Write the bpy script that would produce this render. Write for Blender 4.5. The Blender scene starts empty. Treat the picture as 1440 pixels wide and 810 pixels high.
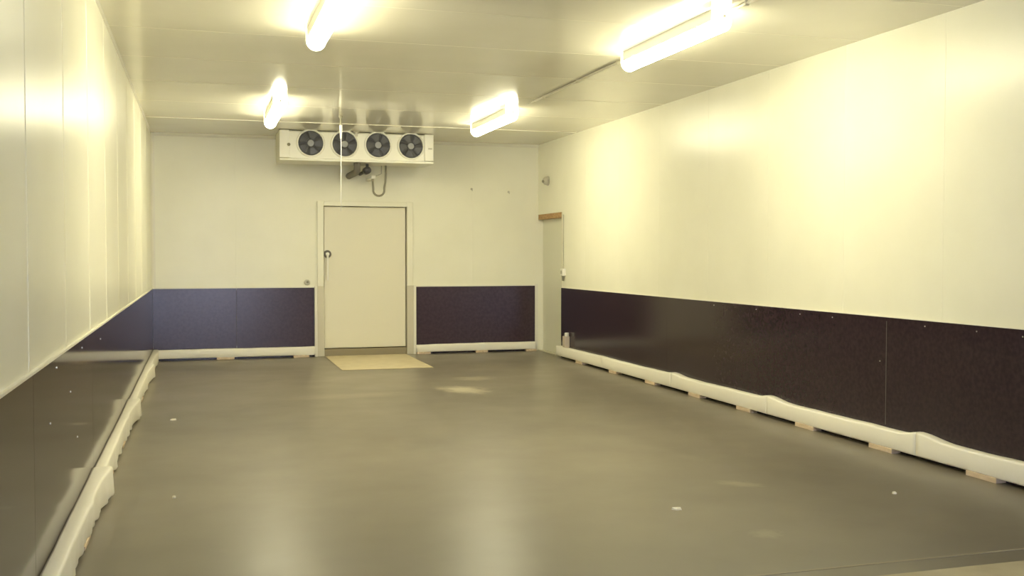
import bpy, bmesh, math, random
from mathutils import Vector, Matrix
random.seed(7)
sc = bpy.context.scene
C = sc.collection
PI = math.pi

# ------------------------------------------------------------------ room measures (metres)
XL, XR, YB, YF, H, HW = -0.701, 5.421, 16.411, -3.0, 3.435, 1.088
T = 0.14                                   # panel thickness
PITCH = 1.27

# ------------------------------------------------------------------ materials
def mat(name, col, rough=0.5, metal=0.0, spec=0.5, emit=None, strength=0.0):
    m = bpy.data.materials.new(name); m.use_nodes = True
    b = m.node_tree.nodes['Principled BSDF']
    b.inputs['Base Color'].default_value = (*col, 1)
    b.inputs['Roughness'].default_value = rough
    b.inputs['Metallic'].default_value = metal
    b.inputs['Specular IOR Level'].default_value = spec
    if emit:
        b.inputs['Emission Color'].default_value = (*emit, 1)
        b.inputs['Emission Strength'].default_value = strength
    return m

def noise_col(m, c1, c2, scale=(1, 1, 1), nscale=5.0, detail=5.0, lo=.35, hi=.65):
    nt = m.node_tree; b = nt.nodes['Principled BSDF']
    tc = nt.nodes.new('ShaderNodeTexCoord'); mp = nt.nodes.new('ShaderNodeMapping')
    mp.inputs['Scale'].default_value = scale
    n = nt.nodes.new('ShaderNodeTexNoise'); n.inputs['Scale'].default_value = nscale
    n.inputs['Detail'].default_value = detail
    r = nt.nodes.new('ShaderNodeValToRGB')
    r.color_ramp.elements[0].position = lo; r.color_ramp.elements[0].color = (*c1, 1)
    r.color_ramp.elements[1].position = hi; r.color_ramp.elements[1].color = (*c2, 1)
    nt.links.new(tc.outputs['Object'], mp.inputs[0]); nt.links.new(mp.outputs[0], n.inputs['Vector'])
    nt.links.new(n.outputs['Fac'], r.inputs[0]); nt.links.new(r.outputs[0], b.inputs['Base Color'])
    return tc, mp, n, r

def bump(m, scale=(1, 1, 1), nscale=8.0, strength=.1, dist=.01, detail=3.0):
    nt = m.node_tree; b = nt.nodes['Principled BSDF']
    tc = nt.nodes.new('ShaderNodeTexCoord'); mp = nt.nodes.new('ShaderNodeMapping')
    mp.inputs['Scale'].default_value = scale
    n = nt.nodes.new('ShaderNodeTexNoise'); n.inputs['Scale'].default_value = nscale
    n.inputs['Detail'].default_value = detail
    bp = nt.nodes.new('ShaderNodeBump'); bp.inputs['Strength'].default_value = strength
    bp.inputs['Distance'].default_value = dist
    nt.links.new(tc.outputs['Object'], mp.inputs[0]); nt.links.new(mp.outputs[0], n.inputs['Vector'])
    nt.links.new(n.outputs['Fac'], bp.inputs['Height']); nt.links.new(bp.outputs[0], b.inputs['Normal'])

M = {}
M['panel'] = mat('white_coated_panel', (.84, .81, .69), .285, spec=.33)
noise_col(M['panel'], (.84, .82, .67), (.88, .86, .71), nscale=1.2)
bump(M['panel'], nscale=2.5, strength=.05, dist=.01)
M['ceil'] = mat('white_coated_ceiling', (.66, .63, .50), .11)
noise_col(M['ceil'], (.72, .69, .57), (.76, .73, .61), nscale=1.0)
bump(M['ceil'], nscale=3.0, strength=.05, dist=.01)
M['ply'] = mat('dark_film_plywood', (.03, .02, .02), .16, spec=.38)
noise_col(M['ply'], (.026, .0155, .022), (.040, .025, .031), nscale=30, detail=8)
bump(M['ply'], nscale=60, strength=.05, dist=.001)
M['plyb'] = mat('dark_film_plywood_worn', (.03, .02, .02), .24, spec=.45)
noise_col(M['plyb'], (.042, .024, .036), (.056, .033, .046), nscale=22, detail=8)
M['plyl'] = mat('dark_film_plywood_glossy', (.03, .02, .02), .10, spec=.13)
noise_col(M['plyl'], (.034, .018, .013), (.048, .028, .021), nscale=22, detail=8)
M['jstrip'] = mat('dull_joint_strip', (.085, .07, .06), .5)
M['joint'] = mat('panel_joint', (.45, .42, .33), .6)
M['whitetrim'] = mat('white_trim', (.80, .77, .66), .35)
M['greytrim'] = mat('greyish_trim', (.62, .58, .45), .4)
M['door'] = mat('cream_door_skin', (.80, .76, .60), .35)
bump(M['door'], nscale=3, strength=.04, dist=.01)
M['door2'] = mat('pale_grey_green_door', (.72, .71, .58), .4)
M['sill'] = mat('brown_sill', (.30, .25, .15), .5)
M['wood'] = mat('raw_wood', (.42, .25, .10), .6)
noise_col(M['wood'], (.36, .19, .07), (.50, .32, .14), scale=(1, 6, 12), nscale=3)
M['block'] = mat('pale_wood_block', (.62, .46, .28), .6)
noise_col(M['block'], (.60, .46, .31), (.72, .58, .42), scale=(8, 2, 8), nscale=4)
M['rail'] = mat('white_wrapped_rail', (.90, .86, .74), .40)
bump(M['rail'], nscale=7, strength=.18, dist=.02)
M['mat'] = mat('tan_mat', (.60, .47, .22), .5)
noise_col(M['mat'], (.57, .48, .31), (.63, .54, .36), nscale=6)
M['unit'] = mat('white_lacquered_sheet', (.82, .80, .70), .35)
M['black'] = mat('black_plastic', (.06, .057, .06), .45)
M['blade'] = mat('dark_fan_blade', (.10, .10, .105), .38)
M['hub'] = mat('grey_hub', (.30, .30, .30), .4)
M['pipe'] = mat('grey_insulation', (.13, .115, .095), .6)
M['hose'] = mat('grey_hose', (.24, .22, .15), .45)
M['greyplastic'] = mat('grey_plastic', (.50, .47, .38), .45)
M['whiteplastic'] = mat('white_plastic', (.86, .84, .76), .3)
M['steel'] = mat('brushed_steel', (.62, .60, .55), .3, metal=1.0)
M['housing'] = mat('grey_fixture_housing', (.74, .73, .66), .4)
M['lamp'] = mat('lit_diffuser', (.9, .9, .85), .3, emit=(1.0, .94, .64), strength=16.5)
M['litcap'] = mat('lit_diffuser_end', (.9, .9, .85), .3, emit=(1.0, .94, .64), strength=6.0)
M['concrete'] = mat('light_concrete', (.46, .40, .27), .6)
noise_col(M['concrete'], (.42, .36, .24), (.50, .44, .30), nscale=4)
M['chip'] = mat('white_scrap', (.85, .80, .66), .6)

# floor: dull grey-brown resin, worn, with a few pale scuffs of their own shape
def floor_material():
    m = mat('grey_resin_floor', (.2, .18, .14), .34)
    tc, mp, n, r = noise_col(m, (.172, .149, .112), (.220, .191, .145), nscale=.55, detail=8, lo=.3, hi=.7)
    nt = m.node_tree; b = nt.nodes['Principled BSDF']
    L = nt.links
    fine = nt.nodes.new('ShaderNodeTexNoise'); fine.inputs['Scale'].default_value = 1.6; fine.inputs['Detail'].default_value = 9
    L.new(tc.outputs['Object'], fine.inputs['Vector'])
    rr = nt.nodes.new('ShaderNodeMapRange'); rr.inputs['From Min'].default_value = .3; rr.inputs['From Max'].default_value = .7
    rr.inputs['To Min'].default_value = .285; rr.inputs['To Max'].default_value = .36
    L.new(fine.outputs['Fac'], rr.inputs['Value']); L.new(rr.outputs[0], b.inputs['Roughness'])
    cur = r.outputs[0]
    def scuff(cur, x, y, rx, ry, ang, amt, seed):
        m2 = nt.nodes.new('ShaderNodeMapping'); m2.vector_type = 'TEXTURE'
        m2.inputs['Location'].default_value = (x, y, 0); m2.inputs['Rotation'].default_value = (0, 0, ang)
        m2.inputs['Scale'].default_value = (rx, ry, 1)
        L.new(tc.outputs['Object'], m2.inputs[0])
        ln = nt.nodes.new('ShaderNodeVectorMath'); ln.operation = 'LENGTH'; L.new(m2.outputs[0], ln.inputs[0])
        ns = nt.nodes.new('ShaderNodeTexNoise'); ns.inputs['Scale'].default_value = 2.2; ns.inputs['Detail'].default_value = 6
        L.new(m2.outputs[0], ns.inputs['Vector'])
        ad = nt.nodes.new('ShaderNodeMath'); ad.operation = 'MULTIPLY_ADD'; ad.inputs[1].default_value = 1.4; ad.inputs[2].default_value = -.7
        L.new(ns.outputs['Fac'], ad.inputs[0])
        sm = nt.nodes.new('ShaderNodeMath'); sm.operation = 'ADD'
        L.new(ln.outputs['Value'], sm.inputs[0]); L.new(ad.outputs[0], sm.inputs[1])
        mr = nt.nodes.new('ShaderNodeMapRange'); mr.inputs['From Min'].default_value = 1.0; mr.inputs['From Max'].default_value = .35
        mr.inputs['To Min'].default_value = 0; mr.inputs['To Max'].default_value = amt
        L.new(sm.outputs[0], mr.inputs['Value'])
        mx = nt.nodes.new('ShaderNodeMix'); mx.data_type = 'RGBA'
        mx.inputs['B'].default_value = (.62, .55, .40, 1)
        L.new(mr.outputs[0], mx.inputs['Factor']); L.new(cur, mx.inputs['A'])
        return mx.outputs['Result']
    cur = scuff(cur, 2.98, 11.85, .30, .42, .45, .7, 1)
    cur = scuff(cur, 3.4, 12.9, .30, .25, .2, .25, 2)
    cur = scuff(cur, 1.6, 11.7, .9, .25, .1, .14, 3)
    cur = scuff(cur, 3.6, 6.4, .10, .18, .9, .25, 4)
    cur = scuff(cur, 3.1, 5.2, .12, .10, .3, .16, 5)
    L.new(cur, b.inputs['Base Color'])
    return m
M['floor'] = floor_material()

# ------------------------------------------------------------------ helpers
def obj(name, bm, m, parent=None, smooth=False, bevel=0.0):
    bmesh.ops.recalc_face_normals(bm, faces=bm.faces[:])
    me = bpy.data.meshes.new(name); bm.to_mesh(me); bm.free()
    me.materials.append(m)
    if smooth:
        for p in me.polygons: p.use_smooth = True
    o = bpy.data.objects.new(name, me); C.objects.link(o)
    if parent is not None: o.parent = parent
    if bevel > 0:
        md = o.modifiers.new('bevel', 'BEVEL'); md.width = bevel; md.segments = 2; md.limit_method = 'ANGLE'
        md.angle_limit = math.radians(40)
    return o

def thing(name, label, cat, loc=(0, 0, 0), group=None):
    o = bpy.data.objects.new(name, None); C.objects.link(o); o.location = loc
    o.empty_display_size = .1
    return tag(o, label, cat, group)

def tag(o, label, cat, group=None):
    o['label'] = label; o['category'] = cat
    if group: o['group'] = group
    return o

def struct(o):
    o['kind'] = 'structure'; return o

def root(name):
    o = bpy.data.objects.new(name, None); C.objects.link(o); o.empty_display_size = .1
    return struct(o)

def bx(bm, x0, x1, y0, y1, z0, z1):
    v = [bm.verts.new(p) for p in ((x0,y0,z0),(x1,y0,z0),(x1,y1,z0),(x0,y1,z0),(x0,y0,z1),(x1,y0,z1),(x1,y1,z1),(x0,y1,z1))]
    for f in ((0,3,2,1),(4,5,6,7),(0,1,5,4),(1,2,6,5),(2,3,7,6),(3,0,4,7)): bm.faces.new([v[i] for i in f])

def box(x0, x1, y0, y1, z0, z1):
    bm = bmesh.new(); bx(bm, x0, x1, y0, y1, z0, z1); return bm

def prism(bm, pts, axis, a0, a1):
    """closed outline pts (2D) extruded along an axis; 2D order is the two other axes in x,y,z order"""
    def mk(p, a):
        q = list(p); q.insert(axis, a); return bm.verts.new(q)
    A = [mk(p, a0) for p in pts]; B = [mk(p, a1) for p in pts]
    n = len(pts)
    bm.faces.new(A); bm.faces.new(B[::-1])
    for i in range(n):
        bm.faces.new((A[i], B[i], B[(i+1) % n], A[(i+1) % n]))

def cyl(bm, p0, p1, r, seg=20, r1=None):
    p0, p1 = Vector(p0), Vector(p1); d = (p1-p0); L = d.length
    q = d.to_track_quat('Z', 'Y').to_matrix().to_4x4()
    mt = Matrix.Translation((p0+p1)/2) @ q
    bmesh.ops.create_cone(bm, cap_ends=True, segments=seg, radius1=r, radius2=r if r1 is None else r1, depth=L, matrix=mt)

def tube(bm, pts, r, seg=12, cap=True):
    """round tube along a polyline"""
    pts = [Vector(p) for p in pts]; rings = []
    up = Vector((0.13, .21, .97)).normalized()
    for i, p in enumerate(pts):
        d = (pts[min(i+1, len(pts)-1)] - pts[max(i-1, 0)]).normalized()
        a = d.cross(up)
        if a.length < .05: a = d.cross(Vector((1, 0, 0)))
        a.normalize(); b = d.cross(a); up = -b if False else up
        rings.append([bm.verts.new(p + r*(math.cos(2*PI*k/seg)*a + math.sin(2*PI*k/seg)*b)) for k in range(seg)])
    for A, B in zip(rings, rings[1:]):
        for k in range(seg): bm.faces.new((A[k], A[(k+1) % seg], B[(k+1) % seg], B[k]))
    if cap: bm.faces.new(rings[0]); bm.faces.new(rings[-1][::-1])

def torus(bm, c, R_, r, axis='Y', seg=48, rs=8, squash=1.0):
    rings = []
    for i in range(seg):
        a = 2*PI*i/seg; ring = []
        for k in range(rs):
            t = 2*PI*k/rs; rad = R_ + r*math.cos(t); h = r*math.sin(t)*squash
            if axis == 'Y': ring.append(bm.verts.new((c[0]+rad*math.cos(a), c[1]+h, c[2]+rad*math.sin(a))))
            else: ring.append(bm.verts.new((c[0]+h, c[1]+rad*math.cos(a), c[2]+rad*math.sin(a))))
        rings.append(ring)
    for i in range(seg):
        A, B = rings[i], rings[(i+1) % seg]
        for k in range(rs): bm.faces.new((A[k], A[(k+1) % rs], B[(k+1) % rs], B[k]))

# face line with V joints: list of (along, depth) from a0 to a1
def grooved(a0, a1, seams, w=.004, d=.002):
    pts = [(a0, 0.0)]
    for s in sorted(seams):
        if a0+.05 < s < a1-.05:
            pts += [(s-w, 0.0), (s-w*.35, d), (s+w*.35, d), (s+w, 0.0)]
    pts.append((a1, 0.0))
    return pts

# ------------------------------------------------------------------ room shell
bm = box(XL-T, XR+T+.3, 4.35, YB+T, -.12, 0.0)
struct(obj('floor', bm, M['floor']))
bm = box(XL-T, XR+T+.3, YF-T, 4.35, -.12, 0.0)
fl2 = struct(obj('floor.001', bm, M['concrete']))
bm = box(XL+.02, XR-.02, 4.515, 4.535, -.01, .0025)
struct(obj('trim_1', bm, mat('floor_joint_strip', (.30, .26, .19), .5)))                      # thin joint strip across the floor

# left wall
seamsL = [4.77 + PITCH*k for k in range(-6, 9)] + [15.95]
bm = bmesh.new()
pl = [(XL - d, a) for a, d in grooved(YF, YB, seamsL, w=.006, d=-.003)]
prism(bm, pl + [(XL-T, YB), (XL-T, YF)], 2, 0, H)
struct(obj('wall_left', bm, M['panel']))

# right wall, with the door opening beside the far corner
DY0, DY1, DZ = 15.225, 16.392, 2.275
seamsR = [6.57 + PITCH*k for k in range(-7, 7)]
bm = bmesh.new()
pr = [(XR + d, a) for a, d in grooved(YF, DY0, seamsR)]
prism(bm, pr + [(XR+T, DY0), (XR+T, YF)], 2, 0, H)
bx(bm, XR, XR+T, DY0, YB, DZ, H)
bx(bm, XR+T, XR+T+.05, DY0-.2, YB, -.1, DZ+.2)
struct(obj('wall_right', bm, M['panel']))

# back wall, running on behind the side doorway; a hole for the big door
BX0, BX1, BZ = 1.86, 3.19, 2.372
bm = bmesh.new()
def backpiece(x0, x1, z0, z1, seams):
    p = [(a, YB + d) for a, d in grooved(x0, x1, seams)]
    prism(bm, p + [(x1, YB+T), (x0, YB+T)], 2, z0, z1)
seamsB = [.52, 4.28]
backpiece(XL-T, BX0, 0, H, seamsB); backpiece(BX1, XR+T+.3, 0, H, seamsB); backpiece(BX0, BX1, BZ, H, [])
bx(bm, BX0-.2, BX1+.2, YB+T, YB+T+.05, -.1, BZ+.2)
struct(obj('wall_back', bm, M['panel']))

# front wall behind the camera, with the open daylight doorway
OX0, OX1, OZ = -.45, 1.6, 3.0
bm = bmesh.new()
bx(bm, XL-T, OX0, YF-T, YF, 0, H); bx(bm, OX1, XR+T, YF-T, YF, 0, H); bx(bm, OX0, OX1, YF-T, YF, OZ, H)
struct(obj('wall_front', bm, M['panel']))

# ceiling: panels laid across the room
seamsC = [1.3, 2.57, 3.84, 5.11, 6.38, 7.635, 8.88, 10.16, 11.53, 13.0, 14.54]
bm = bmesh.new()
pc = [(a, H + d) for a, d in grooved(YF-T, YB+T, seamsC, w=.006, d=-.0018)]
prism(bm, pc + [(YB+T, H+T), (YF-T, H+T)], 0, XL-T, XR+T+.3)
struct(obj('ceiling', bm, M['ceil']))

# corner coves and the ceiling angle at the back
def cove_bm(pts2, axis, a0, a1):
    b = bmesh.new(); prism(b, pts2, axis, a0, a1); return b
def cove(cx, cy, sx, sy, r):
    pts = [(cx, cy)]
    for k in range(7):
        a = PI/2*k/6
        pts.append((cx + sx*(r - r*math.sin(a)), cy + sy*(r - r*math.cos(a))))
    return pts
struct(obj('trim_2', cove_bm(cove(XL, YB, 1, -1, .055), 2, HW, H-.002), M['whitetrim']))
struct(obj('trim_3', cove_bm([(YB, H-.045), (YB-.012, H-.04), (YB-.04, H-.012), (YB-.045, H), (YB, H)], 0, XL+.06, XR), M['whitetrim']))
struct(obj('trim_4', cove_bm([(XL, H-.02), (XL+.005, H-.018), (XL+.018, H-.005), (XL+.02, H), (XL, H)], 1, 4.4, YB-.05), M['ceil']))

struct(obj('trim_seam_highlight', box(XL+.03, XR-.02, 14.525, 14.55, H-.007, H), M['whitetrim'], bevel=.003))  # white strip added to paint the bright highlight along this ceiling seam

# dark plywood wainscot: sheets along each wall, pale cap on top, small screw heads
PT = .012
def wainscot(name, side, a0, a1, seams, screws):
    bm = bmesh.new(); edges = [a0] + [s for s in seams if a0 < s < a1] + [a1]
    cap = bmesh.new(); scr = []
    for e0, e1 in zip(edges, edges[1:]):
        g = .0015
        if side == 'L': bx(bm, XL, XL+PT, e0+g, e1-g, .002, HW)
        if side == 'R': bx(bm, XR-PT, XR, e0+g, e1-g, .002, HW)
        if side == 'B': bx(bm, e0+g, e1-g, YB-PT, YB, .002, HW)
    if side == 'L': bx(cap, XL, XL+PT+.004, a0, a1, HW, HW+.012)
    if side == 'R': bx(cap, XR-PT-.002, XR, a0, a1, HW, HW+.006)
    if side == 'B': bx(cap, a0, a1, YB-PT-.004, YB, HW, HW+.018)
    o = struct(obj(name, bm, M[{'L': 'plyl', 'B': 'plyb', 'R': 'ply'}[side]])); obj('cap_strip', cap, M['whitetrim'], o)
    for s in seams:
        if a0 < s < a1 and (side == 'B' or s == 7.22):
            b = bmesh.new()
            if side == 'L': bx(b, XL+PT-.001, XL+PT+.0012, s-.003, s+.003, .2, HW-.03)
            if side == 'R': bx(b, XR-PT-.0012, XR-PT+.001, s-.004, s+.004, .2, HW-.03)
            if side == 'B': bx(b, s-.003, s+.003, YB-PT-.0012, YB-PT+.001, .2, HW-.03)
            obj('joint_strip', b, M['jstrip'], o)
    for (a, z) in screws:
        b = bmesh.new()
        if side == 'L': cyl(b, (XL+PT-.001, a, z), (XL+PT+.003, a, z), .0055, 10)
        if side == 'R': cyl(b, (XR-PT+.001, a, z), (XR-PT-.003, a, z), .0055, 10)
        if side == 'B': cyl(b, (a, YB-PT+.001, z), (a, YB-PT-.003, z), .0055, 10)
        obj('screw_head', b, M['steel'], o)
    return o
wainscot('trim_5', 'L', YF, YB-PT, [-.2, 2.3, 4.8, 7.31, 9.81, 12.3, 14.8], [(5.55, 1.04), (6.1, .85), (6.7, 1.04), (6.4, .55), (5.3, .8), (7.9, 1.0)])
wainscot('trim_6', 'B', XL+PT, 1.712, [.528], [])
wainscot('trim_7', 'B', 3.335, 5.362, [], [])
wainscot('trim_8', 'R', YF, DY0, [-.3, 2.2, 4.7, 7.22, 8.95, 11.4, 13.9], [(6.19, 1.045), (6.75, 1.045), (7.98, 1.045), (8.5, 1.045), (9.3, 1.05), (5.75, 1.04), (7.3, .72), (10.2, 1.05)])
# white edge strip closing the plywood in the far right corner
struct(obj('trim_9', box(5.362, 5.412, YB-.016, YB, .0, HW+.03), M['whitetrim']))

# ------------------------------------------------------------------ big door in the back wall
d1 = root('door_1')
obj('door_panel', box(BX0+.012, BX1-.018, YB+.022, YB+.09, .125, BZ-.008), M['door'], d1, bevel=.004)
obj('door_sill', box(BX0+.002, BX1-.002, YB+.004, YB+.13, 0, .112), M['sill'], d1)
fr = bmesh.new()
bx(fr, 1.762, BX0, YB-.045, YB, HW+.02, BZ+.075); bx(fr, BX1, 3.285, YB-.045, YB, HW+.02, BZ+.075); bx(fr, BX0, BX1, YB-.045, YB, BZ, BZ+.075)
obj('door_frame', fr, M['panel'], d1, bevel=.006)
for x0, x1 in ((1.757, BX0+.004), (BX1-.004, 3.290)):
    obj('jamb_guard', box(x0, x1, YB-.05, YB, 0, HW+.02), M['greytrim'], d1, bevel=.004)
for x0, x1 in ((1.714, 1.756), (3.291, 3.333)):
    obj('edge_strip', box(x0, x1, YB-.055, YB, 0, HW+.02), M['whitetrim'], d1, bevel=.003)
hx, hz, hy = 1.922, 1.615, YB+.022
b = bmesh.new()
prism(b, [(hx + .062*math.cos(a), hz + .062*math.sin(a)) for a in [2*PI*k/40 for k in range(40)]], 1, hy-.02, hy)
hd = obj('door_handle', b, M['pipe'], d1, bevel=.004)
b = bmesh.new(); cyl(b, (hx, hy-.018, hz), (hx, hy-.06, hz), .028, 20)
obj('pivot', b, M['whiteplastic'], hd, bevel=.004)
b = bmesh.new(); prism(b, [(hx-.017, hz+.014), (hx+.017, hz+.014), (hx+.012, hz-.42), (hx-.012, hz-.42)], 1, hy-.062, hy-.042)
obj('lever', b, M['whiteplastic'], hd, bevel=.006)

# side door in the corner of the right wall, set back in the panel, raw wood header
d2 = root('door_2')
obj('door_panel', box(XR+.085, XR+.135, DY0-.05, YB-.003, .012, 2.20), M['door2'], d2, bevel=.003)
obj('door_header', box(XR+.004, XR+.138, DY0+.002, YB-.002, 2.19, DZ-.001), M['wood'], d2)
obj('door_sill', box(XR+.002, XR+.08, DY0+.004, YB-.004, 0, .012), M['greytrim'], d2)
obj('jamb_edge', box(XR-.006, XR+.006, DY0-.012, DY0+.002, HW, DZ), M['greytrim'], d2)

# ------------------------------------------------------------------ bumper rails on wood blocks
def hump(y, c, w): return math.exp(-((y-c)/w)**2)
def rail(label, side, a0, a1, humps, flare, seed, blocks, z0=.036, z1=.185, proj=.085):
    """one wrapped board: swept outline with a soft, uneven wrap; parts are the board and its spacer blocks"""
    rnd = random.Random({'L': 3, 'R': 5, 'B': 8}[side])
    ph = [rnd.uniform(0, 6.28) for _ in range(6)]
    n = max(12, int((a1-a0)/.045)); bm = bmesh.new(); rings = []
    for i in range(n+1):
        a = a0 + (a1-a0)*i/n
        w = .5*math.sin(a*3.1+ph[0]) + .3*math.sin(a*7.3+ph[1]) + .2*math.sin(a*15.7+ph[2])
        w3 = math.sin(a*27+ph[0])*math.sin(a*5.3+ph[2])
        w2 = .5*math.sin(a*4.3+ph[3]) + .3*math.sin(a*9.1+ph[4]) + .3*math.sin(a*21+ph[5])
        hz = sum(k*hump(a, c, s) for c, s, k in humps)
        fl = sum(k*hump(a, c, s) for c, s, k in flare)
        top = z1 + .004*w + hz
        amp = .030 if side == 'L' else .004
        out = proj + (.004 if side == 'L' else .003)*w + .75*fl
        low = proj - (.012 if side == 'L' else 0) + amp*(.5*max(0, w2) + .5*max(0, w3)) + fl
        zb = z0 - (.012*max(0, w2) if side == 'L' else 0)
        prof = [(.0, zb), (.0, top-.004), (.012, top), (out-.014, top), (out-.004, top-.006), (out, top-.018),
                ((out+low)/2, (top+zb)/2), (low, zb+.012), (low-.006, zb)]
        ring = []
        for (u, z) in prof:
            if side == 'L': p = (XL+PT+.001+u, a, z)
            elif side == 'R': p = (XR-PT-.001-u, a, z)
            else: p = (a, YB-PT-.001-u, z)
            ring.append(bm.verts.new(p))
        rings.append(ring)
    m = len(rings[0])
    for A, B in zip(rings, rings[1:]):
        for k in range(m): bm.faces.new((A[k], A[(k+1) % m], B[(k+1) % m], B[k]))
    bm.faces.new(rings[0]); bm.faces.new(rings[-1][::-1])
    mid = (a0+a1)/2
    loc = {'L': (XL+PT+proj/2, mid, 0), 'R': (XR-PT-proj/2, mid, 0), 'B': (mid, YB-PT-proj/2, 0)}[side]
    t = thing('bumper_rail', label, 'bumper rail', loc, 'white bumper rails along the walls')
    def part(name, b, m_, sm=False, bev=0):
        o = obj(name, b, m_, t, sm, bev); o.location = -Vector(loc); return o
    part('rail_board', bm, M['rail'], True)
    for c, l in blocks:
        if side == 'L': b = box(XL+PT+.002, XL+PT+proj-.004, c-l/2, c+l/2, 0, z0+.004)
        elif side == 'R': b = box(XR-PT-proj-.004, XR-PT-.002, c-l/2, c+l/2, 0, z0+.002)
        else: b = box(c-l/2, c+l/2, YB-PT-proj-.004, YB-PT-.002, 0, z0+.002)
        part('spacer_block', b, M['block'], bev=.003)
    return t

# right wall: five boards
RB = [(4.9, .32), (6.03, .3), (7.17, .3), (8.28, .3), (9.4, .28), (10.5, .28), (11.7, .28), (12.9, .26), (14.2, .26)]
def blk(a0, a1): return [b for b in RB if a0+.16 < b[0] < a1-.16]
rail('white bumper rail nearest the camera along the right wall', 'R', 4.4, 6.735, [(6.735, .22, .036)], [], 1, blk(4.4, 6.735))
rail('white bumper rail second from the camera along the right wall, under the dark board joint', 'R', 6.7355, 8.945, [(6.738, .12, .036), (8.945, .22, .030)], [], 2, blk(6.7355, 8.945))
rail('white bumper rail third from the camera along the right wall, a hump at each end', 'R', 8.9455, 11.1, [(8.948, .12, .030), (11.1, .2, .024)], [], 3, blk(8.9455, 11.1))
rail('white bumper rail fourth from the camera along the right wall', 'R', 11.1005, 13.3, [(11.103, .14, .024)], [], 4, blk(11.1005, 13.3))
rail('white bumper rail farthest along the right wall, ending at the corner door', 'R', 13.3005, DY0-.01, [], [], 5, blk(13.3005, DY0))
# left wall: four boards, the wrap flaring out at their far ends
LR = 'loosely wrapped white bumper rail '
rail(LR + 'nearest the camera along the left wall', 'L', 4.4, 7.25, [(7.2, .3, .012)], [(7.25, .30, .052), (6.25, .09, .014)], 6, [(5.0, .3), (6.1, .3)], z0=.02, z1=.195, proj=.085)
rail(LR + 'second from the camera along the left wall', 'L', 7.252, 10.67, [(10.6, .3, .012)], [(10.67, .42, .060), (9.6, .1, .012)], 7, [(7.9, .3), (9.2, .3)], z0=.02, z1=.185, proj=.072)
rail(LR + 'third from the camera along the left wall', 'L', 10.672, 14.1, [(14.0, .3, .01)], [(14.1, .5, .045), (12.8, .15, .012)], 8, [(12, .3), (13.4, .3)], z0=.02, z1=.18, proj=.072)
rail(LR + 'farthest along the left wall, ending in the back corner', 'L', 14.102, YB-PT-.11, [], [(15.9, .3, .02)], 9, [(15.3, .3)], z0=.02, z1=.18, proj=.072)
# back wall, either side of the big door
rail('white bumper rail on the back wall, left of the big cream door', 'B', XL+PT+.002, 1.712, [], [], 10, [(.36, .26), (1.5, .24)], z0=.034, z1=.165)
rail('white bumper rail on the back wall, right of the big cream door', 'B', 3.336, 5.36, [(4.9, .9, .008)], [], 11, [(3.45, .22), (4.42, .2), (5.27, .18)], z0=.034, z1=.15)

# ------------------------------------------------------------------ evaporator under the ceiling
EX0, EX1, EY0, EY1, EZ0, EZ1 = 1.118, 3.413, 15.40, 16.08, 2.984, 3.425
ev = thing('evaporator', 'long white cooling unit with four dark fans under the ceiling above the back door', 'cooling unit', (2.265, 15.74, EZ0))
EO = Vector((2.265, 15.74, EZ0))
def ep(name, b, m, sm=False, bev=0, parent=None):
    o = obj(name, b, m, parent if parent else ev, sm, bev)
    if parent is None: o.location = -EO
    return o
b = bmesh.new()
prism(b, [(EY0+.02, EZ0+.02), (EY0+.02, EZ1-.02), (EY0+.05, EZ1), (EY1, EZ1), (EY1, EZ0+.06), (EY1-.04, EZ0+.02)], 0, EX0+.14, EX1-.14)
ep('casing', b, M['unit'], bev=.006)
b = bmesh.new()
prism(b, [(EY0-.012, EZ0), (EY0-.012, EZ0+.028), (EY0+.02, EZ0+.04), (EY1-.03, EZ0+.04), (EY1-.03, EZ0)], 0, EX0, EX1)
tr = ep('drip_tray', b, M['unit'], bev=.004)
for i, (x0, x1) in enumerate(((EX0, EX0+.14), (EX1-.14, EX1))):
    ce = ep('end_cover', box(x0, x1, EY0, EY1, EZ0+.041, EZ1+.003), M['unit'], bev=.008)
    if i == 0:
        b = bmesh.new(); torus(b, (1.262-.01, EY0-.004, 3.215), .018, .006, 'Y', 20, 6); cyl(b, (1.252, EY0, 3.215), (1.252, EY0-.008, 3.215), .011, 14)
        ep('cable_gland', b, M['hose'], True, parent=ce)
    else:
        ep('rating_plate', box(EX1-.085, EX1-.025, EY0-.002, EY0+.001, 3.20, 3.225), M['greyplastic'], parent=ce)
b = bmesh.new(); bx(b, 2.22, 2.26, EY0+.0, EY0+.03, EZ1-.06, EZ1-.002); bx(b, 2.2, 2.28, EY0+.0, EY0+.1, EZ1-.004, H-.001)
ep('hanger', b, M['greyplastic'])
FZ = 3.245; FR = .187
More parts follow.
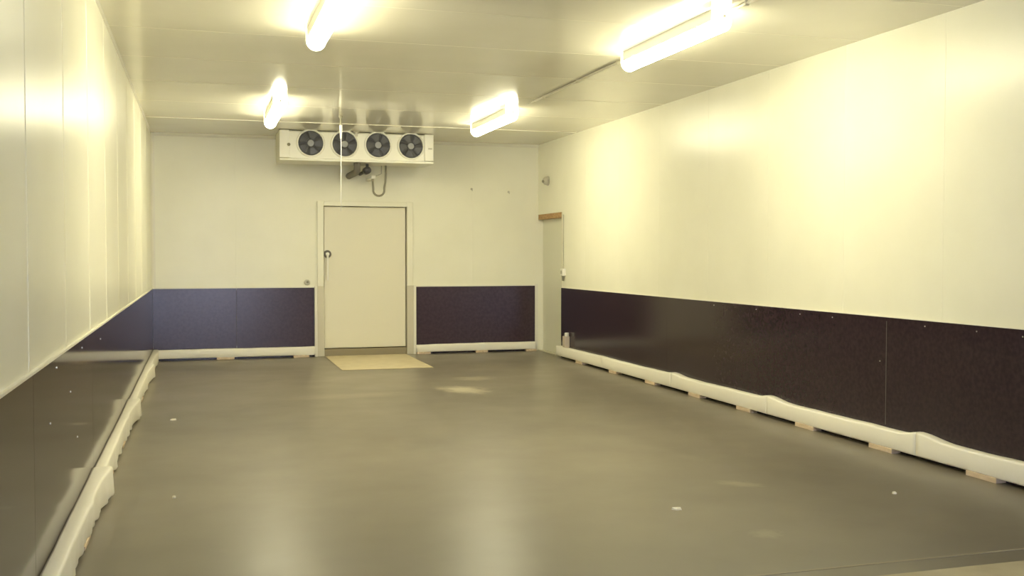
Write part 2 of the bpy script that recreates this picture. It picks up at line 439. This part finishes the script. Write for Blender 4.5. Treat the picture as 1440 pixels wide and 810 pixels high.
for fx in (1.570, 2.068, 2.566, 3.064):
    fy = EY0 + .019
    b = bmesh.new()                                     # shroud: flared white ring
    seg = 56; prof = [(FR+.022, 0), (FR+.020, -.012), (FR+.004, -.022), (FR-.008, -.020), (FR-.010, 0)]
    rings = [[b.verts.new((fx + r_*math.cos(2*PI*k/seg), fy + dy, FZ + r_*math.sin(2*PI*k/seg))) for r_, dy in prof] for k in range(seg)]
    for k in range(seg):
        A, B = rings[k], rings[(k+1) % seg]
        for j in range(len(prof)-1): b.faces.new((A[j], A[j+1], B[j+1], B[j]))
    fan = ep('fan', b, M['unit'], True)
    b = bmesh.new(); cyl(b, (fx, fy+.004, FZ), (fx, fy-.002, FZ), FR-.008, 48)
    ep('fan_back', b, M['black'], parent=fan)
    b = bmesh.new()
    rot = random.uniform(0, 2)
    for k in range(5):                                  # five pitched blades
        a0 = rot + 2*PI*k/5; g = []
        for i in range(5):
            rr = .05 + (FR-.07+.03)*i/4*.92; row = []
            for j in range(5):
                t = j/4; a = a0 + t*1.05 + .12*i/4
                row.append(b.verts.new((fx + rr*math.cos(a), fy - .004 - .010*t, FZ + rr*math.sin(a))))
            g.append(row)
        for i in range(4):
            for j in range(4): b.faces.new((g[i][j], g[i+1][j], g[i+1][j+1], g[i][j+1]))
    o = ep('fan_blades', b, M['blade'], True, parent=fan)
    md = o.modifiers.new('thick', 'SOLIDIFY'); md.thickness = .002
    b = bmesh.new(); cyl(b, (fx, fy-.002, FZ), (fx, fy-.018, FZ), .052, 28, .046)
    ep('fan_hub', b, M['hub'], parent=fan, bev=.003)
    b = bmesh.new()
    for rr in (.06, .085, .11, .135, .16, .18): torus(b, (fx, fy-.024, FZ), rr, .0018, 'Y', 40, 5)
    for k in range(4):
        a = PI/4 + PI/2*k
        cyl(b, (fx+.055*math.cos(a), fy-.025, FZ+.055*math.sin(a)), (fx+FR*math.cos(a), fy-.022, FZ+FR*math.sin(a)), .0025, 6)
    ep('fan_guard', b, M['black'], parent=fan)
# pipework below the unit, turning back into the wall
def arc(c, r, a0, a1, plane, n=8):
    out = []
    for i in range(n+1):
        a = a0 + (a1-a0)*i/n
        out.append((c[0], c[1]+r*math.cos(a), c[2]+r*math.sin(a)) if plane == 'YZ' else (c[0]+r*math.cos(a), c[1], c[2]+r*math.sin(a)))
    return out
b = bmesh.new()
tube(b, [(2.265, 15.52, EZ0+.03), (2.265, 15.52, 2.93)] + arc((2.265, 15.60, 2.93), .08, PI, 1.5*PI, 'YZ') + [(2.265, 15.8, 2.85), (2.265, YB+.005, 2.85)], .05, 18)
ep('refrigerant_pipe', b, M['pipe'], True)
b = bmesh.new()
tube(b, [(2.445, 15.70, EZ0+.03), (2.445, 15.70, 2.90)], .022, 14)
cyl(b, (2.44, 15.63, 2.885), (2.44, 15.80, 2.885), .056, 20); cyl(b, (2.44, 15.80, 2.885), (2.44, YB+.004, 2.885), .026, 14)
ep('liquid_line', b, M['black'], True)
b = bmesh.new()
yy = 15.9
tube(b, [(2.765, yy, EZ0+.03), (2.765, yy, 2.86), (2.755, yy, 2.72), (2.74, yy, 2.64)] + arc((2.655, yy, 2.60), .085, .3, -PI-.3+.2, 'XZ', 14)[1:] + [(2.565, yy, 2.68), (2.56, yy, 2.74)], .016, 12)
ho = ep('drain_hose', b, M['hose'], True)
ep('hose_connector', box(2.535, 2.605, yy-.03, YB+.002, 2.775, 2.825), M['whiteplastic'], parent=ho, bev=.008)
ep('hose_sleeve', box(2.545, 2.578, yy-.02, yy+.02, 2.735, 2.78), M['hose'], parent=ho, bev=.006)
b = bmesh.new(); tube(b, [(2.70, yy+.02, EZ0+.03), (2.70, yy+.02, 2.86), (2.66, yy+.04, 2.84), (2.60, yy+.06, 2.82)], .009, 8)
ep('drain_tube', b, M['greyplastic'], True)

# ------------------------------------------------------------------ fluorescent lights
LL = 1.74; LZ = 3.268
def light(label, x, yc):
    t = thing('ceiling_light', label, 'ceiling light', (x, yc, H), 'fluorescent ceiling lights')
    def part(name, b, m, sm=False, bev=0, parent=None):
        return obj(name, b, m, parent or t, sm, bev)
    z = lambda v: v - H
    b = bmesh.new(); prism(b, [(-.076, z(3.4348)), (.076, z(3.4348)), (.074, z(3.350)), (-.074, z(3.350))], 1, -LL/2+.02, LL/2-.02)
    part('housing', b, M['housing'], bev=.004)
    b = bmesh.new(); n = 14
    pr_ = [(.076*math.cos(a), z(3.3445) + .078*math.sin(a)) for a in [-PI*k/n for k in range(n+1)]]
    pr_ = [(.074, z(3.349))] + pr_ + [(-.074, z(3.349))]
    prism(b, pr_, 1, -LL/2+.012, LL/2-.012)
    part('diffuser', b, M['lamp'], True)
    for s in (-1, 1):
        b = bmesh.new(); y0 = s*(LL/2-.012); y1 = s*(LL/2)
        prism(b, [(-.078, z(3.4348)), (.078, z(3.4348)), (.08, z(3.345))] + [(.08*math.cos(a), z(3.345)+.081*math.sin(a)) for a in [-PI*k/10 for k in range(1, 10)]] + [(-.08, z(3.345))], 1, min(y0, y1), max(y0, y1))
        ec = part('end_cap', b, M['litcap'])
        if s == -1:
            b = bmesh.new(); cyl(b, (.0, y1, z(3.375)), (.0, y1-.045, z(3.375)), .013, 12)
            part('cable_gland', b, M['whiteplastic'], parent=ec)
    for s in (-1, 1):
        part('cover_clip', box(-.080, .080, s*.6-.012, s*.6+.012, z(3.340), z(3.364)), M['whiteplastic'], bev=.003)
    return t
light('fluorescent ceiling light nearest the camera on the left, cut off by the top edge', .92, 7.70)
light('small distant fluorescent ceiling light left of the white cooling unit', .90, 13.10)
light('large near fluorescent ceiling light on the right, close to the right wall', 3.745, 7.84)
light('distant fluorescent ceiling light right of the white cooling unit', 3.735, 13.22)

# cable conduit along the ceiling between the right-hand lights
b = bmesh.new(); cyl(b, (3.80, 4.6, H-.014), (3.80, 11.62, H-.014), .013, 12)
tube(b, [(3.80, 11.6, H-.014), (3.80, 11.75, H-.014), (3.795, 11.85, H-.014)], .008, 8)
con = obj('cable_conduit', b, mat('pale_grey_conduit', (.66, .63, .52), .45))
tag(con, 'thin grey cable conduit running along the ceiling past the right lights', 'conduit')
for y in (5.6, 6.7, 9.1, 10.2, 11.3):
    obj('conduit_clip', box(3.783, 3.817, y-.012, y+.012, H-.03, H), M['greytrim'], con, bevel=.003)

# pull cord hanging from the ceiling in front of the unit
px, py = 1.793, 13.734
pc_ = thing('pull_cord', 'thin white pull cord hanging from the ceiling before the second fan', 'pull cord', (px, py, H))
b = bmesh.new(); cyl(b, (0, 0, 0), (0, 0, -.03), .03, 16, .022); cyl(b, (0, 0, -.03), (0, 0, -.125), .013, 12)
obj('ceiling_hook', b, M['hose'], pc_)
b = bmesh.new(); tube(b, [(0, 0, -.12), (0.003, 0, -.4), (0, 0, -.8), (-.002, 0, -1.255)], .0065, 8)
obj('cord', b, M['whiteplastic'], pc_, True)
b = bmesh.new(); cyl(b, (0, 0, -.12), (0, 0, -.30), .020, 14, .012)
obj('toggle', b, M['whiteplastic'], pc_, bevel=.003)

# ------------------------------------------------------------------ small fittings
# round socket left of the big door
so = thing('round_button', 'small round pale wall button left of the big cream door', 'button', (1.604, YB, 1.172))
b = bmesh.new(); cyl(b, (0, 0, 0), (0, -.022, 0), .047, 28, .042); obj('button_base', b, M['greyplastic'], so, bevel=.003)
b = bmesh.new(); cyl(b, (.004, -.020, .004), (.004, -.032, .004), .018, 18); obj('button_cap', b, M['hose'], so, bevel=.002)
# dome fitting high on the right wall
do = thing('dome_fitting', 'round grey dome fitting high on the right wall above the corner door', 'fitting', (XR+.002, 15.89, 2.805))
b = bmesh.new(); cyl(b, (0, 0, 0), (-.02, 0, 0), .078, 28); obj('dome_base', b, M['greyplastic'], do, bevel=.004)
b = bmesh.new(); bmesh.ops.create_uvsphere(b, u_segments=24, v_segments=14, radius=.07, matrix=Matrix.Translation((-.03, 0, 0)))
bmesh.ops.delete(b, geom=[v for v in b.verts if v.co.x > -.012], context='VERTS')
obj('dome_cover', b, M['greyplastic'], do, True)
b = bmesh.new(); cyl(b, (-.085, -.02, -.01), (-.108, -.026, -.012), .022, 14); obj('sensor_eye', b, M['hose'], do)
# switch box beside the corner door
sw = thing('switch_box', 'small white switch box on the right wall beside the corner door', 'switch', (XR, 15.09, 1.30))
obj('switch_body', box(-.055, 0, -.05, .06, -.02, .09), M['whiteplastic'], sw, bevel=.006)
obj('rocker', box(-.062, -.054, -.02, .03, .01, .06), M['greyplastic'], sw, bevel=.002)
b = bmesh.new(); cyl(b, (-.03, 0, -.018), (-.03, 0, -.10), .022, 14, .016); obj('cable_gland', b, M['hose'], sw)
b = bmesh.new(); cyl(b, (-.016, .035, .088), (-.016, .035, .93), .008, 8); obj('cable', b, M['greyplastic'], sw)
# small post standing on the right rail by the corner door
jb = thing('socket_box', 'small beige box with white and dark caps on the rail by the corner door', 'box', (XR-PT, 14.87, .187))
obj('box_body', box(-.085, -.002, -.055, .055, 0, .17), mat('beige_plastic', (.62, .52, .42), .5), jb, bevel=.008)
b = bmesh.new(); cyl(b, (-.043, -.03, .168), (-.043, -.03, .225), .034, 18); obj('white_cap', b, M['whiteplastic'], jb, bevel=.008)
b = bmesh.new(); cyl(b, (-.043, .033, .168), (-.043, .033, .205), .026, 18); obj('dark_cap', b, M['black'], jb, bevel=.005)
# two little hooks high on the back wall
for x, z, lab in ((4.269, 2.681, 'tiny hook on the back wall, nearer the cooling unit'), (4.902, 2.645, 'tiny hook on the back wall, nearer the right corner')):
    b = bmesh.new(); cyl(b, (0, 0, 0), (0, -.012, 0), .018, 14); tube(b, [(0, -.01, 0), (0, -.04, 0), (0, -.05, -.012), (0, -.05, -.035)], .006, 8)
    o = obj('wall_hook', b, M['greyplastic']); o.location = (x, YB, z); tag(o, lab, 'hook', 'hooks on the back wall')

# mat in front of the big door
b = bmesh.new(); bx(b, 1.87, 3.158, 14.31, 16.35, 0, .009)
o = obj('door_mat', b, M['mat'], bevel=.004); tag(o, 'flat tan mat on the floor before the big cream door', 'mat')

# scraps of litter on the floor
def scrap(x, y, r, lab, seed):
    rnd = random.Random(seed); b = bmesh.new(); n = 7
    top = []; bot = []
    for k in range(n):
        a = 2*PI*k/n; rr = r*rnd.uniform(.6, 1.1)
        bot.append(b.verts.new((rr*math.cos(a), rr*.8*math.sin(a), 0)))
        top.append(b.verts.new((rr*.9*math.cos(a), rr*.7*math.sin(a), rnd.uniform(.006, .016))))
    b.faces.new(bot[::-1]); c = b.verts.new((0, 0, .016))
    for k in range(n):
        b.faces.new((bot[k], bot[(k+1) % n], top[(k+1) % n], top[k])); b.faces.new((top[k], top[(k+1) % n], c))
    o = obj('paper_scrap', b, M['chip']); o.location = (x, y, 0)
    tag(o, lab, 'litter', 'scraps on the floor'); return o
scrap(2.858, 5.86, .038, 'largest white scrap of litter, on the open floor right of the middle', 1)
scrap(-.268, 10.46, .03, 'pale crumb on the floor by the far half of the left rail', 2)
scrap(-.18, 7.1, .018, 'tiny pale crumb on the floor by the near half of the left rail', 3)
scrap(4.45, 5.83, .02, 'small pale crumb on the floor at right, close to the right bumper rail', 4)

# ------------------------------------------------------------------ daylight through the doorway behind, camera
w = bpy.data.worlds.new('World'); sc.world = w; w.use_nodes = True
bg = w.node_tree.nodes['Background']; bg.inputs['Color'].default_value = (.66, .74, 1.0, 1); bg.inputs['Strength'].default_value = 4.2

cam = bpy.data.cameras.new('camera'); co = bpy.data.objects.new('camera', cam); C.objects.link(co)
f, yaw, pit, rol = 1449.01, .29372, -.0319326, .00030063
cy, sy, cp, sp = math.cos(yaw), math.sin(yaw), math.cos(pit), math.sin(pit)
F = Vector((sy*cp, cy*cp, sp)); Rt = Vector((cy, -sy, 0)); U = Rt.cross(F)
R2 = math.cos(rol)*Rt + math.sin(rol)*U; U2 = -math.sin(rol)*Rt + math.cos(rol)*U
m4 = Matrix(((R2.x, U2.x, -F.x, 0), (R2.y, U2.y, -F.y, 0), (R2.z, U2.z, -F.z, 1.6), (0, 0, 0, 1)))
co.matrix_world = m4
cam.sensor_width = 36; cam.lens = f/1440*36; cam.clip_start = .05; cam.clip_end = 200
sc.camera = co
vs = sc.view_settings
sc.display_settings.display_device = 'sRGB'
vs.view_transform = 'Standard'; vs.look = 'None'; vs.gamma = 1.0; vs.use_curve_mapping = False
vs.exposure = 1.83
